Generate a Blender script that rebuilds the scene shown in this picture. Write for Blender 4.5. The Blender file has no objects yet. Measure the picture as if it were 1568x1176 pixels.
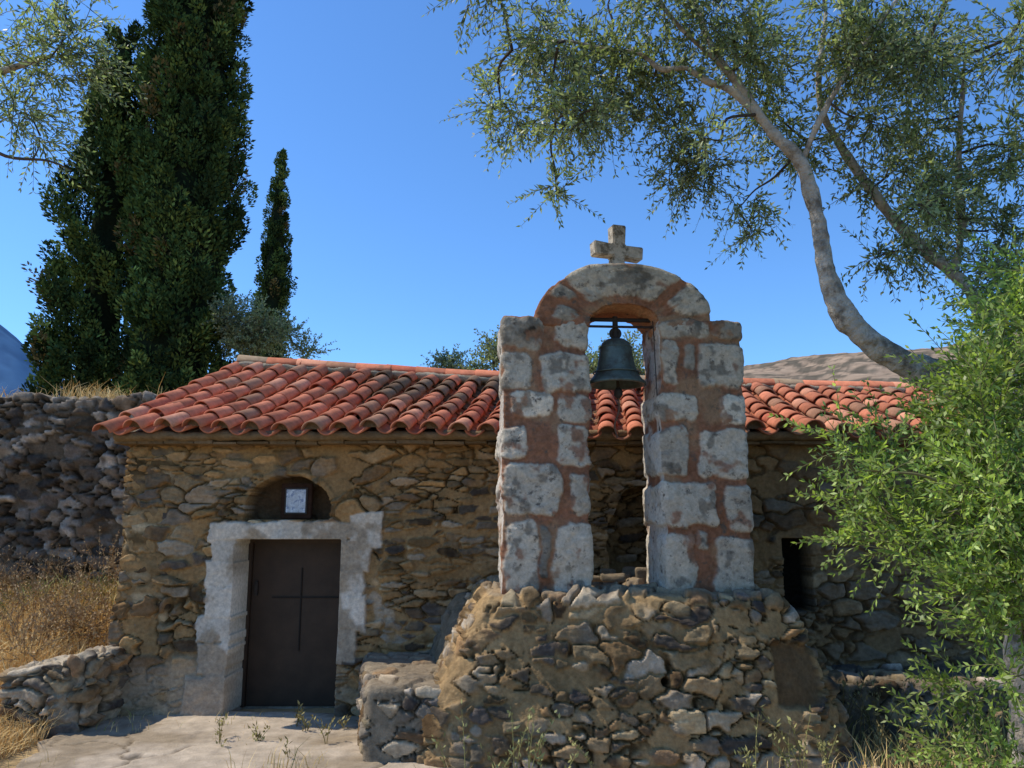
import bpy, math, random, bmesh
import numpy as np
from mathutils import Vector
random.seed(7); rng=np.random.default_rng(7)
S=bpy.context.scene
# ------------------------------------------------------------------ utils
def link(o,parent=None):
    S.collection.objects.link(o)
    if parent: o.parent=parent
    return o
def empty(name):
    e=bpy.data.objects.new(name,None); S.collection.objects.link(e); return e
def npmesh(name,V,F,mat,col=None,parent=None,smooth=True):
    V=np.asarray(V,dtype=np.float32); F=np.asarray(F,dtype=np.int32)
    me=bpy.data.meshes.new(name); k=F.shape[1]
    me.vertices.add(len(V)); me.vertices.foreach_set('co',V.ravel())
    me.loops.add(F.size); me.loops.foreach_set('vertex_index',F.ravel())
    me.polygons.add(len(F)); me.polygons.foreach_set('loop_start',np.arange(0,F.size,k,dtype=np.int32))
    try: me.polygons.foreach_set('loop_total',np.full(len(F),k,dtype=np.int32))
    except Exception: pass
    me.polygons.foreach_set('use_smooth',np.full(len(F),smooth,dtype=bool))
    me.update(calc_edges=True); me.validate()
    if col is not None:
        a=me.color_attributes.new('Col','FLOAT_COLOR','POINT')
        c=np.ones((len(V),4),dtype=np.float32); c[:,:3]=np.clip(col,.002,.95)
        a.data.foreach_set('color',c.ravel())
    me.materials.append(mat)
    return link(bpy.data.objects.new(name,me),parent)
def h3(i,j,k,s=0):
    i=i.astype(np.int64);j=j.astype(np.int64);k=k.astype(np.int64)
    n=(i*73856093)^(j*19349663)^(k*83492791)^(s*2654435761+12345)
    n=n&0xffffffff
    n=((n^(n>>15))*2246822519)&0xffffffff
    n=((n^(n>>13))*3266489917)&0xffffffff
    n=n^(n>>16)
    return (n&0xffffff)/float(0x1000000)
def vn(P,s=0):
    I=np.floor(P); f=P-I; f=f*f*(3-2*f); r=0
    for a in (0,1):
        for b in (0,1):
            for c in (0,1):
                w=(f[:,0] if a else 1-f[:,0])*(f[:,1] if b else 1-f[:,1])*(f[:,2] if c else 1-f[:,2])
                r=r+w*h3(I[:,0]+a,I[:,1]+b,I[:,2]+c,s)
    return r*2-1
def fbm(P,o=3,s=0):
    r=0;a=1.0;t=0
    for i in range(o):
        r=r+a*vn(P*(2**i)+17.3*i,s+i);t+=a;a*=.5
    return r/t
def sst(a,b,x):
    t=np.clip((x-a)/(b-a),0,1); return t*t*(3-2*t)
def contrast(c,g=1.3,m=.235,k=.205):
    c=np.clip(c,.004,1);L=c.mean(1,keepdims=True);return c*(k/m)*(L/m)**(g-1)
def voro(P,s=0,jit=.85,wt=.25):
    I=np.floor(P); n=len(P)
    F1=np.full(n,9.);F2=np.full(n,9.);ID=np.zeros(n);D=np.zeros((n,3))
    for a in (-1,0,1):
        for b in (-1,0,1):
            for c in (-1,0,1):
                ci=I[:,0]+a;cj=I[:,1]+b;ck=I[:,2]+c
                q=np.stack([ci+.5+jit*(h3(ci,cj,ck,s+1)-.5),cj+.5+jit*(h3(ci,cj,ck,s+2)-.5),ck+.5+jit*(h3(ci,cj,ck,s+3)-.5)],1)
                dv=P-q; d=np.sqrt((dv**2).sum(1))+wt*(h3(ci,cj,ck,s+4)-.5)
                m=d<F1
                F2=np.where(m,F1,np.minimum(F2,d)); F1=np.where(m,d,F1)
                ID=np.where(m,h3(ci,cj,ck,s+5),ID); D=np.where(m[:,None],dv,D)
    return F1,F2,ID,D
def vnormals(V,F):
    n=np.cross(V[F[:,2]]-V[F[:,0]],V[F[:,3]]-V[F[:,1]])
    N=np.zeros_like(V)
    for k in range(4): np.add.at(N,F[:,k],n)
    return N/(np.linalg.norm(N,axis=1)[:,None]+1e-12)
def box_grid(size,res,skip=()):
    size=np.array(size,float); n=np.maximum(1,np.ceil(size/res).astype(int))
    pts=[];faces=[];off=0
    for ax in range(3):
        u,v=[(1,2),(2,0),(0,1)][ax]
        for sg in (0,1):
            if (ax,sg) in skip: continue
            a=np.linspace(0,size[u],n[u]+1);b=np.linspace(0,size[v],n[v]+1)
            A,B=np.meshgrid(a,b,indexing='ij')
            p=np.zeros((A.size,3));p[:,u]=A.ravel();p[:,v]=B.ravel();p[:,ax]=sg*size[ax]
            idx=np.arange(A.size).reshape(A.shape)
            f=np.stack([idx[:-1,:-1],idx[1:,:-1],idx[1:,1:],idx[:-1,1:]],-1).reshape(-1,4)
            if not sg: f=f[:,::-1]
            pts.append(p);faces.append(f+off);off+=len(p)
    P=np.vstack(pts);F=np.vstack(faces)
    key=np.round(P/1e-4).astype(np.int64)
    _,ix,inv=np.unique(key,axis=0,return_index=True,return_inverse=True)
    return P[ix],inv.ravel()[F]
def roundbox(P,size,r):
    h=np.array(size)/2; p=P-h; q=np.clip(p,-(h-r),h-r); d=p-q
    L=np.linalg.norm(d,axis=1)[:,None]; k=(np.abs(d)>1e-9).sum(1)[:,None]>1
    return np.where(k,q+d/np.maximum(L,1e-9)*np.minimum(L,r),p)+h
def pick(ID,pal):
    pal=np.array(pal); return pal[np.clip((ID*len(pal)).astype(int),0,len(pal)-1)]
def rubble(V,N,scale,depth,pal,mortar,s=0,edge=.14,hide=.2,warp=.35,smear=.5,crack=1.):
    P=V/np.array(scale)
    w=np.stack([fbm(V*5+3,3,s+50),fbm(V*5+9,3,s+60),fbm(V*5+21,3,s+70)],1)*warp
    F1,F2,ID,D=voro(P+w,s)
    e=(F2-F1)+.07*fbm(V*38,3,s+7)
    m=sst(edge*.45,edge*1.2,e)
    r2=(ID*97.13)%1.0; r3=(ID*531.7)%1.0; r4=(ID*1733.3)%1.0
    hid=sst(hide-.06,hide+.06,r2+.25*fbm(V*6,2,s+9)); m=m*hid
    tilt=(D[:,0]*(r3-.5)*1.3+D[:,2]*(r4-.35)*1.5)
    chip=fbm(V*np.array([16,16,48.]),3,s+21)
    hgt=m*depth*(.35+.75*r3+tilt+.28*chip)+fbm(V*26,3,s+11)*depth*.22+fbm(V*3.5,2,s+12)*depth*.5
    ck=sst(edge*.8,edge*.1,e)*sst(-.3,.15,fbm(V*3.2,3,s+17))*hid*crack
    hgt-=ck*depth*.75
    c=pick(ID,pal)*(.55+.85*r4)[:,None]
    c=c*(1+.28*fbm(V*14,3,s+13)+.18*chip)[:,None]
    sm=np.clip(1-m*(1-smear*sst(.0,.45,fbm(V*7,3,s+14))),0,1)[:,None]
    mo=np.array(mortar)*(1+.28*fbm(V*6,3,s+15)+.18*fbm(V*38,2,s+16))[:,None]
    return hgt,(c*(1-sm)+mo*sm)*(1-.72*ck)[:,None]  # open joints darkened as well, cavity shade painted into the stone colour
# ------------------------------------------------------------------ materials
def nmat(name,col=(.5,.5,.5),attr=True,rough=.95,nscale=25,namt=.35,bscale=90,bump=.35,bdist=.01,spots=None,metal=0,transl=0,tcol=None):
    m=bpy.data.materials.new(name);m.use_nodes=True;nt=m.node_tree;N=nt.nodes;L=nt.links
    if rough>=.9:
        N.remove(N['Principled BSDF']);b=N.new('ShaderNodeBsdfDiffuse');cin=b.inputs['Color'];b.inputs['Roughness'].default_value=.3
        L.new(b.outputs[0],N['Material Output'].inputs[0])
    else:
        b=N['Principled BSDF'];b.inputs['Roughness'].default_value=rough;b.inputs['Metallic'].default_value=metal
        b.inputs['Specular IOR Level'].default_value=.25;cin=b.inputs['Base Color']
    tc=N.new('ShaderNodeTexCoord')
    if attr:
        a=N.new('ShaderNodeAttribute');a.attribute_name='Col';src=a.outputs['Color']
    else:
        a=N.new('ShaderNodeRGB');a.outputs[0].default_value=(*col,1);src=a.outputs[0]
    if namt>0:
        n=N.new('ShaderNodeTexNoise');n.inputs['Scale'].default_value=nscale;n.inputs['Detail'].default_value=4;n.inputs['Roughness'].default_value=.65
        L.new(tc.outputs['Object'],n.inputs['Vector'])
        mr=N.new('ShaderNodeMapRange');mr.inputs[1].default_value=.25;mr.inputs[2].default_value=.75
        mr.inputs[3].default_value=1-namt;mr.inputs[4].default_value=1+namt
        L.new(n.outputs['Fac'],mr.inputs[0])
        mx=N.new('ShaderNodeVectorMath');mx.operation='SCALE';L.new(src,mx.inputs[0]);L.new(mr.outputs[0],mx.inputs['Scale']);src=mx.outputs[0]
    if spots:
        sc,lo,hi,sc_col=spots
        n2=N.new('ShaderNodeTexNoise');n2.inputs['Scale'].default_value=sc;n2.inputs['Detail'].default_value=4;n2.inputs['Roughness'].default_value=.7
        L.new(tc.outputs['Object'],n2.inputs['Vector'])
        r=N.new('ShaderNodeMapRange');r.inputs[1].default_value=lo;r.inputs[2].default_value=hi;L.new(n2.outputs['Fac'],r.inputs[0])
        mi=N.new('ShaderNodeMix');mi.data_type='RGBA';L.new(r.outputs[0],mi.inputs[0]);L.new(src,mi.inputs[6]);mi.inputs[7].default_value=(*sc_col,1);src=mi.outputs[2]
    L.new(src,cin)
    if bump>0:
        nb=N.new('ShaderNodeTexNoise');nb.inputs['Scale'].default_value=bscale;nb.inputs['Detail'].default_value=3
        L.new(tc.outputs['Object'],nb.inputs['Vector'])
        bp=N.new('ShaderNodeBump');bp.inputs['Strength'].default_value=bump;bp.inputs['Distance'].default_value=bdist
        L.new(nb.outputs['Fac'],bp.inputs['Height']);L.new(bp.outputs[0],b.inputs['Normal'])
    if transl>0:
        t=N.new('ShaderNodeBsdfTranslucent')
        sc=N.new('ShaderNodeVectorMath');sc.operation='MULTIPLY';L.new(src,sc.inputs[0]);sc.inputs[1].default_value=tcol or (1.6,1.7,.8)
        L.new(sc.outputs[0],t.inputs['Color'])
        ms=N.new('ShaderNodeMixShader');ms.inputs[0].default_value=transl
        L.new(b.outputs[0],ms.inputs[1]);L.new(t.outputs[0],ms.inputs[2]);L.new(ms.outputs[0],N['Material Output'].inputs[0])
    return m
M_stone=nmat('rubble_stone',namt=.3,nscale=34,bump=.6,bscale=110,bdist=.012)
M_tower=nmat('tower_stone',namt=.25,nscale=45,bump=.6,bscale=120,bdist=.012,spots=(15,.56,.70,(.12,.10,.08)))
M_tile=nmat('terracotta',rough=.9,namt=.25,nscale=14,bump=0,spots=(9,.60,.80,(.25,.16,.10)))
M_conc=nmat('old_concrete',namt=.28,nscale=9,bump=.5,bscale=70,bdist=.012)
M_mort=nmat('lime_mortar',attr=False,col=(.26,.22,.17),namt=.3,bump=.5)
M_ground=nmat('dry_earth',namt=.3,nscale=6,bump=.6,bscale=30,bdist=.02)
M_grass=nmat('dry_grass_blades',namt=0,bump=0)
M_olive=nmat('olive_leaf',namt=0,bump=0,rough=.42,transl=.40,tcol=(1.6,1.75,.75))
M_cyp=nmat('cypress_foliage',namt=0,bump=0)
M_core=nmat('cypress_dark_core',attr=False,col=(.016,.022,.012),namt=.4,bump=.5)  # near-black, stands for the shade inside the crown
M_bark=nmat('olive_bark',attr=False,col=(.42,.36,.29),namt=.35,nscale=12,bump=1,bscale=26,bdist=.03,spots=(9,.48,.66,(.17,.14,.11)))
M_barkd=nmat('dark_bark',attr=False,col=(.09,.07,.055),namt=.4,nscale=14,bump=1,bscale=30,bdist=.03)
M_twig=nmat('green_twig',attr=False,col=(.17,.16,.08),namt=0,bump=0)
M_door=nmat('brown_metal',attr=False,col=(.046,.027,.016),rough=.5,namt=.35,nscale=5,bump=.08)
M_doord=nmat('brown_metal_line',attr=False,col=(.014,.009,.006),rough=.6,namt=.2,bump=0)
M_bell=nmat('bronze_patina',attr=False,col=(.11,.135,.118),rough=.5,metal=.35,namt=.4,nscale=12,bump=.2,spots=(10,.5,.72,(.07,.06,.045)))
M_iron=nmat('rusty_iron',attr=False,col=(.04,.031,.025),rough=.7,namt=.3,bump=.2)
M_cross=nmat('weathered_marble',attr=False,col=(.48,.42,.34),namt=.3,nscale=20,bump=.5,spots=(14,.48,.62,(.17,.145,.11)))
M_paper=nmat('faded_icon',attr=False,col=(.50,.53,.56),namt=.45,nscale=22,bump=0,rough=.3,spots=(26,.5,.6,(.22,.26,.35)))
M_frame=nmat('dark_wood',attr=False,col=(.045,.024,.016),namt=.3,bump=.2)
M_rope=nmat('rope',attr=False,col=(.16,.10,.07),namt=.3,bump=0)
M_litter=nmat('dry_leaves',namt=0,bump=0)
M_hill=nmat('hill_rock',namt=.35,nscale=.12,bump=0)
M_mtn=nmat('far_mountain',namt=.15,nscale=.004,bump=0)
# ------------------------------------------------------------------ world / sun / camera
sunv=Vector((-.58,.045,.77)).normalized()
w=bpy.data.worlds.new('World');S.world=w;w.use_nodes=True
nt=w.node_tree;bg=nt.nodes['Background'];sk=nt.nodes.new('ShaderNodeTexSky');sk.sky_type='NISHITA';sk.sun_disc=False
sk.sun_elevation=math.asin(sunv.z);sk.sun_rotation=math.atan2(sunv.x,sunv.y)%(2*math.pi)
sk.air_density=1.0;sk.dust_density=.1;sk.ozone_density=3.5;sk.altitude=200
tn=nt.nodes.new('ShaderNodeVectorMath');tn.operation='MULTIPLY';tn.inputs[1].default_value=(.76,1.14,1.50)
nt.links.new(sk.outputs[0],tn.inputs[0]);nt.links.new(tn.outputs[0],bg.inputs[0]);bg.inputs[1].default_value=.15
sl=bpy.data.lights.new('sun','SUN');sl.energy=5;sl.angle=math.radians(.5);sl.color=(1,.93,.80)
so=link(bpy.data.objects.new('sun',sl));so.rotation_euler=(-sunv).to_track_quat('-Z','Y').to_euler()
cam=bpy.data.cameras.new('camera');co=link(bpy.data.objects.new('camera',cam));co.location=(0,0,1.6)
co.rotation_euler=(math.radians(100),0,0);cam.sensor_width=36;cam.lens=27.7;cam.clip_end=20000;cam.clip_start=.05
S.camera=co
S.view_settings.view_transform='Standard';S.view_settings.look='None';S.view_settings.exposure=0
# ------------------------------------------------------------------ terrain
def tz(x,y):
    x=np.asarray(x,float);y=np.asarray(y,float)
    P=np.stack([x,y,np.zeros_like(x)],-1).reshape(-1,3)
    n=fbm(P*1.3,3,3).reshape(x.shape)*.05
    left=sst(-3.3,-4.3,x)*(.06+.22*np.clip(y-6.1,0,3.8))
    lim=np.where(x<-3.1,9.95,10.9)
    up=sst(0,.12,y-lim)
    far=np.clip((y-30)/400,0,1)*6
    return (left+n*(.25+.75*sst(-3.2,-4.0,x)))*(1-up)+up*(3.05+n*2+far)
def axis(parts):
    r=[]
    for a,b,n in parts: r+=list(np.linspace(a,b,n,endpoint=False))
    r.append(parts[-1][1]); return np.array(r)
gx=axis([(-6000,-300,10),(-300,-20,16),(-20,-7,26),(-7,6,150),(6,20,20),(20,300,14),(300,6000,10)])
gy=axis([(-60,0,8),(0,4,16),(4,12,150),(12,30,24),(30,300,16),(300,7000,14)])
X,Y=np.meshgrid(gx,gy,indexing='ij');Z=tz(X,Y)-.012
V=np.stack([X,Y,Z],-1).reshape(-1,3);idx=np.arange(X.size).reshape(X.shape)
F=np.stack([idx[:-1,:-1],idx[1:,:-1],idx[1:,1:],idx[:-1,1:]],-1).reshape(-1,4)
n=fbm(V*np.array([.9,.9,0]),4,8)[:,None]
c=np.array([.44,.31,.155])*(1+.3*n)
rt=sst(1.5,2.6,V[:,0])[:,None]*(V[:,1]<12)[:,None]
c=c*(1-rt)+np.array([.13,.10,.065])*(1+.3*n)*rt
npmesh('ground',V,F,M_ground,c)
P,F=box_grid((6.2,3.6,.2),.024,skip=((2,0),));P=P+np.array([-3.75,3.4,-.165])
e=np.interp(P[:,1],[3.4,4.6,5.2,5.5,5.85,6.1,6.35,6.55,7],[-2.4,-2.9,-3.1,-3.22,-3.3,-3.5,-3.48,-3.66,-3.62])+.10*fbm(P*3.2*np.array([0,1,0]),4,5)
P[:,0]=e+(P[:,0]+3.75)/6.2*(2.4-e)
up=P[:,2]>0;P2=P*np.array([1,1,0])
lo=fbm(P2*1.6,4,6);F1,F2,_,_=voro(P2*1.15+.35*np.stack([fbm(P2*3,3,1),fbm(P2*3,3,2),0*lo],1)+np.array([0,0,.5]),77)
ckk=sst(.035,.0,F2-F1)*sst(-.2,.3,fbm(P2*1.5,2,9))
P[:,2]+=np.where(up,.016*lo+.006*fbm(P2*14,3,16)-.02*ckk,0)
c=np.array([.42,.34,.25])*(1+.25*lo+.18*fbm(P2*9,3,12))[:,None]
dt=sst(.0,.35,-lo+.3*fbm(P2*5,3,13))[:,None]*.7;c=c*(1-dt)+np.array([.25,.19,.12])*dt;c*=(1-.7*ckk)[:,None]
npmesh('concrete_terrace',P,F,M_conc,c)
# ------------------------------------------------------------------ chapel
chapel=empty('stone_chapel')
YW=6.94
pal_w=[(.32,.23,.13),(.23,.185,.135),(.40,.295,.17),(.28,.18,.085),(.14,.118,.098),(.38,.235,.105),(.32,.27,.20),(.17,.115,.07)]
mo_w=(.35,.22,.10)
x0,x1,z0,z1=-3.38,5.2,-.05,2.36
nx,nz=int((x1-x0)/.0100),int((z1-z0)/.0100)
X,Z=np.meshgrid(np.linspace(x0,x1,nx),np.linspace(z0,z1,nz),indexing='ij')
V=np.stack([X.ravel(),np.full(X.size,YW),Z.ravel()],1);idx=np.arange(X.size).reshape(X.shape)
F=np.stack([idx[:-1,:-1],idx[1:,:-1],idx[1:,1:],idx[:-1,1:]],-1).reshape(-1,4)
x=V[:,0];z=V[:,2]
hg,col=rubble(V,None,(.19,.3,.060),.038,pal_w,mo_w,s=100,hide=.22,warp=.6,smear=.6)
hg2,col2=rubble(V,None,(.25,.3,.12),.046,pal_w,mo_w,s=140,hide=.2,warp=.55,smear=.5)
big=sst(-.05,.1,fbm(V*1.3,2,31)+.35*sst(1.1,.3,z))
hg=hg*(1-big)+hg2*big; col=col*(1-big)[:,None]+col2*big[:,None]
up=sst(1.9,2.3,z)[:,None]; col=col*(1-up*.5)+np.array([.40,.225,.09])*up*.5*(1+.3*fbm(V*8,2,77))[:,None]
orp=sst(.05,.4,fbm(V*1.9,3,78))[:,None]*.35; col=col*(1-orp)+np.array([.40,.22,.085])*orp
pl=sst(.6,.3,z+.12*fbm(V*4,3,41))*sst(-1.3,-1.6,x); hg=hg*(1-.6*pl)+.015*pl
plm=pl*sst(-.3,.1,fbm(V*3,3,42));col=col*(1-plm[:,None]*.7)+np.array([.37,.30,.21])*plm[:,None]*.7*(1+.2*fbm(V*10,3,43))[:,None]
col*=(1+.30*fbm(V*1.1,3,91))[:,None]
col=contrast(col)
tree_shade=sst(1.6,2.8,x)[:,None]*.5; col=col*(1-tree_shade)+np.array([.10,.08,.055])*tree_shade  # olive tree's shade on the east wall, painted into the colour
nz1=fbm(V*5,4,51)*.05
def rect(xa,xb,za,zb): return np.minimum(np.minimum(x-xa,xb-x),np.minimum(z-za,zb-z))
wh=np.full(len(V),-1.);blk=np.zeros(len(V));sec=np.full(len(V),-1.)
jam=[(-2.58,-2.30,1.26,1.48),(-2.62,-2.30,1.05,1.28),(-2.60,-2.30,.80,1.07),(-2.67,-2.30,.60,.82),(-2.66,-2.30,.33,.62),(-2.74,-2.30,.0,.36),
     (-1.56,-1.22,1.18,1.48),(-1.56,-1.26,.96,1.22),(-1.56,-1.24,.70,1.0),(-1.56,-1.32,.46,.74),
     (-2.62,-1.95,1.44,1.61),(-2.0,-1.16,1.44,1.62),(-1.42,-1.13,1.40,1.68)]
for i,(a,b,c_,d) in enumerate(jam):
    r=rect(a,b,c_,d); m=r>wh; sec=np.where(m,wh,np.maximum(sec,r)); wh=np.where(m,r,wh); blk=np.where(m,i*.37%1,blk)
inn=(x>-2.44)&(x<-1.42)&(z<1.52)
wh=wh+np.where(inn,.03,nz1)
wm=sst(-.006,.014,wh)
jl=sst(.018,.002,np.abs(wh-nz1-sec)+.02*(1+fbm(V*12,3,8)))
wcol=np.array([.62,.54,.43])*(.90+.18*blk)[:,None]*(1+.22*fbm(V*7,4,61))[:,None]
bare=sst(-.02,.22,fbm(V*4+7,4,63)+.25*sst(.6,.1,z)-.08*(z>1.45))[:,None]*.8; wcol=wcol*(1-bare)+np.array([.32,.24,.155])*bare*(1+.3*fbm(V*18,2,64))[:,None]
wcol*=(1-.45*jl)[:,None]
col=col*(1-wm[:,None])+wcol*wm[:,None]; hg=hg*(1-wm)+wm*(.032+.010*blk+.024*fbm(V*7,4,65)-.014*jl)
pw_=sst(.30,.42,fbm(V*5+31,4,67))*sst(.55,.1,np.abs(x+1.0))*sst(.6,.9,z)*sst(1.8,1.5,z)*(1-wm)*.6
col=col*(1-pw_[:,None])+np.array([.50,.43,.33])*pw_[:,None]
def pushin(mask,depth,cc,amp=.012):
    global hg,col
    hg=np.where(mask,-depth+amp*fbm(V*12,3,71)+.012*hg/.03,hg)
    if cc is not None: col=np.where(mask[:,None],np.array(cc)*(1+.3*fbm(V*9,3,73))[:,None],col)
door=(x>-2.375+.02*fbm(V*6,3,2))&(x<-1.47)&(z<1.462); pushin(door,.47,(.42,.35,.26))
nx_,nw=-1.95,.37
ar=((x-nx_)/nw)**2+((np.maximum(z-1.72,0))/.29)**2
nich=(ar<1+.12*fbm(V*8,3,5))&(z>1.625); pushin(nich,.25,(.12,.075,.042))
rim=(ar<1.35)&(z>1.66)&~nich; hg=np.where(rim,hg+.018,hg)
slit=(x>2.33+.01*vn(V*12,2))&(x<2.57)&(z>.86)&(z<1.47); pushin(slit,.28,(.02,.018,.014))  # near-black paint stands in for the unlit inside
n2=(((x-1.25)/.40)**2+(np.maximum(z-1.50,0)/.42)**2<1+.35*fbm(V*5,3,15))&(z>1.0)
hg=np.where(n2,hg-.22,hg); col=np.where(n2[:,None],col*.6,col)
bat=sst(.9,0,z)*.05
Vw=V.copy();Vw[:,1]-=hg+bat
Vw[:,0]+=.04*fbm(V*3*np.array([0,0,1]),4,8)*sst(-3.0,-3.38,x)
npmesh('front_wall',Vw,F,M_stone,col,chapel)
def stonebox(name,org,size,scale,depth,pal,mortar,s,parent,res=.03,r=.03,mat=None,mapf=None,topc=None,**kw):
    P,F=box_grid(size,res);P=roundbox(P,size,r)+np.array(org)
    if mapf is not None: P=mapf(P)
    N=vnormals(P,F)
    hg,c=rubble(P,N,scale,depth,pal,mortar,s=s,**kw);c=contrast(c)
    if topc is not None:
        t=(sst(.7,.95,N[:,2])*sst(-.5,0,fbm(P*4,3,s+90)+.1))[:,None]*.8;c=c*(1-t)+np.array(topc)*t*(1+.2*fbm(P*14,3,s+91))[:,None];hg=hg*(1-.5*t[:,0])
    return npmesh(name,P+N*hg[:,None],F,mat or M_stone,c,parent)
def sh(P):
    Q=P.copy();Q[:,0]+=(P[:,1]-YW)*.20;return Q
stonebox('end_wall_west',(-3.36,YW+.01,-.05),(.4,3.2,2.42),(.18,.18,.08),.03,pal_w,mo_w,200,chapel,res=.035,mapf=sh)
stonebox('end_wall_east',(4.8,YW+.01,-.05),(.4,3.2,2.42),(.18,.18,.08),.03,pal_w,mo_w,210,chapel,res=.06)
stonebox('back_wall',(-2.9,9.9,-.05),(8.0,.4,2.42),(.2,.2,.09),.03,pal_w,mo_w,220,chapel,res=.08)
def rz(x): return np.interp(x,[-3.5,-2.94,-.3,4.7,5.3],[3.28,3.27,3.10,2.96,2.95])
def prism(name,pts,thick,mat,parent):
    bm=bmesh.new();a=[bm.verts.new(p) for p in pts];b=[bm.verts.new((p[0]+thick,p[1],p[2])) for p in pts]
    bm.faces.new(a);bm.faces.new(b[::-1])
    for i in range(len(a)): bm.faces.new([a[i],b[i],b[(i+1)%len(a)],a[(i+1)%len(a)]])
    bmesh.ops.recalc_face_normals(bm,faces=bm.faces)
    me=bpy.data.meshes.new(name);bm.to_mesh(me);bm.free();me.materials.append(mat)
    return link(bpy.data.objects.new(name,me),parent)
prism('gable_west',[(-3.2,7.0,2.3),(-2.85,8.5,3.15),(-2.6,10.0,2.3)],.3,M_mort,chapel)
prism('gable_east',[(4.8,7.0,2.3),(4.8,8.5,2.85),(4.8,10.0,2.3)],.35,M_mort,chapel)
# --- roof
EY,RY,BY=6.66,8.5,10.25
def roofpt(f,s,back=False):
    xe=-3.44+f*(5.30+3.44); xr=-2.98+f*(5.25+2.98); xx=xe+(xr-xe)*s
    ze=2.335+.02*np.sin(f*9)+.014*np.sin(f*31); sag=-.03*np.sin(s*math.pi)+.014*math.sin(f*23+s*5)
    if back:
        xb=-2.5+f*(5.25+2.5);xx=xb+(xr-xb)*s
        return np.array([xx,BY+(RY-BY)*s,2.33+(rz(xr)-2.33)*s+sag])
    return np.array([xx,EY+(RY-EY)*s,ze+(rz(xr)-ze)*s+sag])
TV=[];TF=[];TC=[]
def tile(p,d,side,n,L,r0,r1,arc,inv,colr,th=.013,seg=9):
    base=len(TV)
    for e,(t,r) in enumerate(((0,r0),(1,r1))):
        c0=p+d*L*t
        for k in range(seg):
            a=-arc+2*arc*k/(seg-1)
            for rr in (r,r-th):
                if not inv: q=c0+side*math.sin(a)*rr+n*(math.cos(a)*rr-r*math.cos(arc))
                else: q=c0+side*math.sin(a)*rr-n*(math.cos(a)*rr-r*math.cos(arc))
                TV.append(q);TC.append(colr*(1.0 if rr==r or inv else .6))  # hollow inside darkened, its shade put into the tile colour
    def I(e,k,o): return base+e*seg*2+k*2+o
    for k in range(seg-1):
        TF.append((I(0,k,0),I(0,k+1,0),I(1,k+1,0),I(1,k,0)))
        TF.append((I(0,k,1),I(1,k,1),I(1,k+1,1),I(0,k+1,1)))
        TF.append((I(0,k,0),I(0,k,1),I(0,k+1,1),I(0,k+1,0)))
    TF.append((I(0,0,0),I(1,0,0),I(1,0,1),I(0,0,1)));TF.append((I(0,seg-1,0),I(0,seg-1,1),I(1,seg-1,1),I(1,seg-1,0)))
def tcol(xx,yy):
    b=np.array([.61,.225,.13])*random.uniform(.78,1.15)
    r=random.random()
    if r<.12: b=np.array([.46,.24,.15])*random.uniform(.8,1.1)
    elif r<.25: b=np.array([.68,.32,.20])
    elif r<.32: b=np.array([.50,.15,.09])
    if -1.9<xx<.3 and 7.5<yy<8.3 and random.random()<.4: b=np.array([.27,.17,.11])*random.uniform(.7,1.1)
    return b
ncol=35;nrow=8
for back in (False,True):
    for i in range(ncol+1):
        for kind in (0,1):
            f=(i+(.5 if kind else 0))/ncol
            if f>1: continue
            p0=roofpt(f,0,back);p1=roofpt(f,1,back);Ls=np.linalg.norm(p1-p0);ex=1/nrow
            for j in range(nrow):
                s=j*ex; a=roofpt(f,s,back);b=roofpt(f,min(1,s+ex),back)
                d=(b-a)/np.linalg.norm(b-a);sd=np.array([1,0,0]);sd=sd-d*sd.dot(d);sd/=np.linalg.norm(sd)
                nn=np.cross(sd,d); nn=nn if nn[2]>0 else -nn
                jit=lambda q:random.uniform(-q,q)
                d2=d+sd*jit(.045)-nn*.045+nn*jit(.014);d2/=np.linalg.norm(d2)
                L=Ls*ex*1.18
                if kind==0:
                    p=a-d*(.05+jit(.02) if j==0 else .01+jit(.022))+nn*(.052+jit(.008))+sd*jit(.012)
                    tile(p,d2,sd,nn,L,.092+jit(.004),.074,1.42,False,tcol(a[0],a[1]))
                else:
                    p=a-d*(.03 if j==0 else jit(.015))+nn*.045
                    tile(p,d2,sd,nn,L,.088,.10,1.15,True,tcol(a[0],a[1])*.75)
npmesh('roof_tiles',np.array(TV),np.array(TF),M_tile,np.array(TC),chapel)
TV=[];TF=[];TC=[]
xx=-3.0
while xx<5.25:
    a=np.array([xx,RY,rz(xx)+.055+random.uniform(-.01,.01)]);b=np.array([xx+.36,RY+random.uniform(-.015,.015),rz(xx+.36)+.05])
    d=(b-a)/np.linalg.norm(b-a);d[2]+=.035
    sd=np.array([0,-1,0.]);nn=np.cross(sd,d);nn=nn if nn[2]>0 else -nn
    c_=tcol(9,9) if random.random()<.7 else np.array([.36,.26,.17])
    tile(a,d,sd,nn,.38,.108,.092,1.45,False,c_);xx+=.325
npmesh('ridge_tiles',np.array(TV),np.array(TF),M_tile,np.array(TC),chapel)
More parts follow.
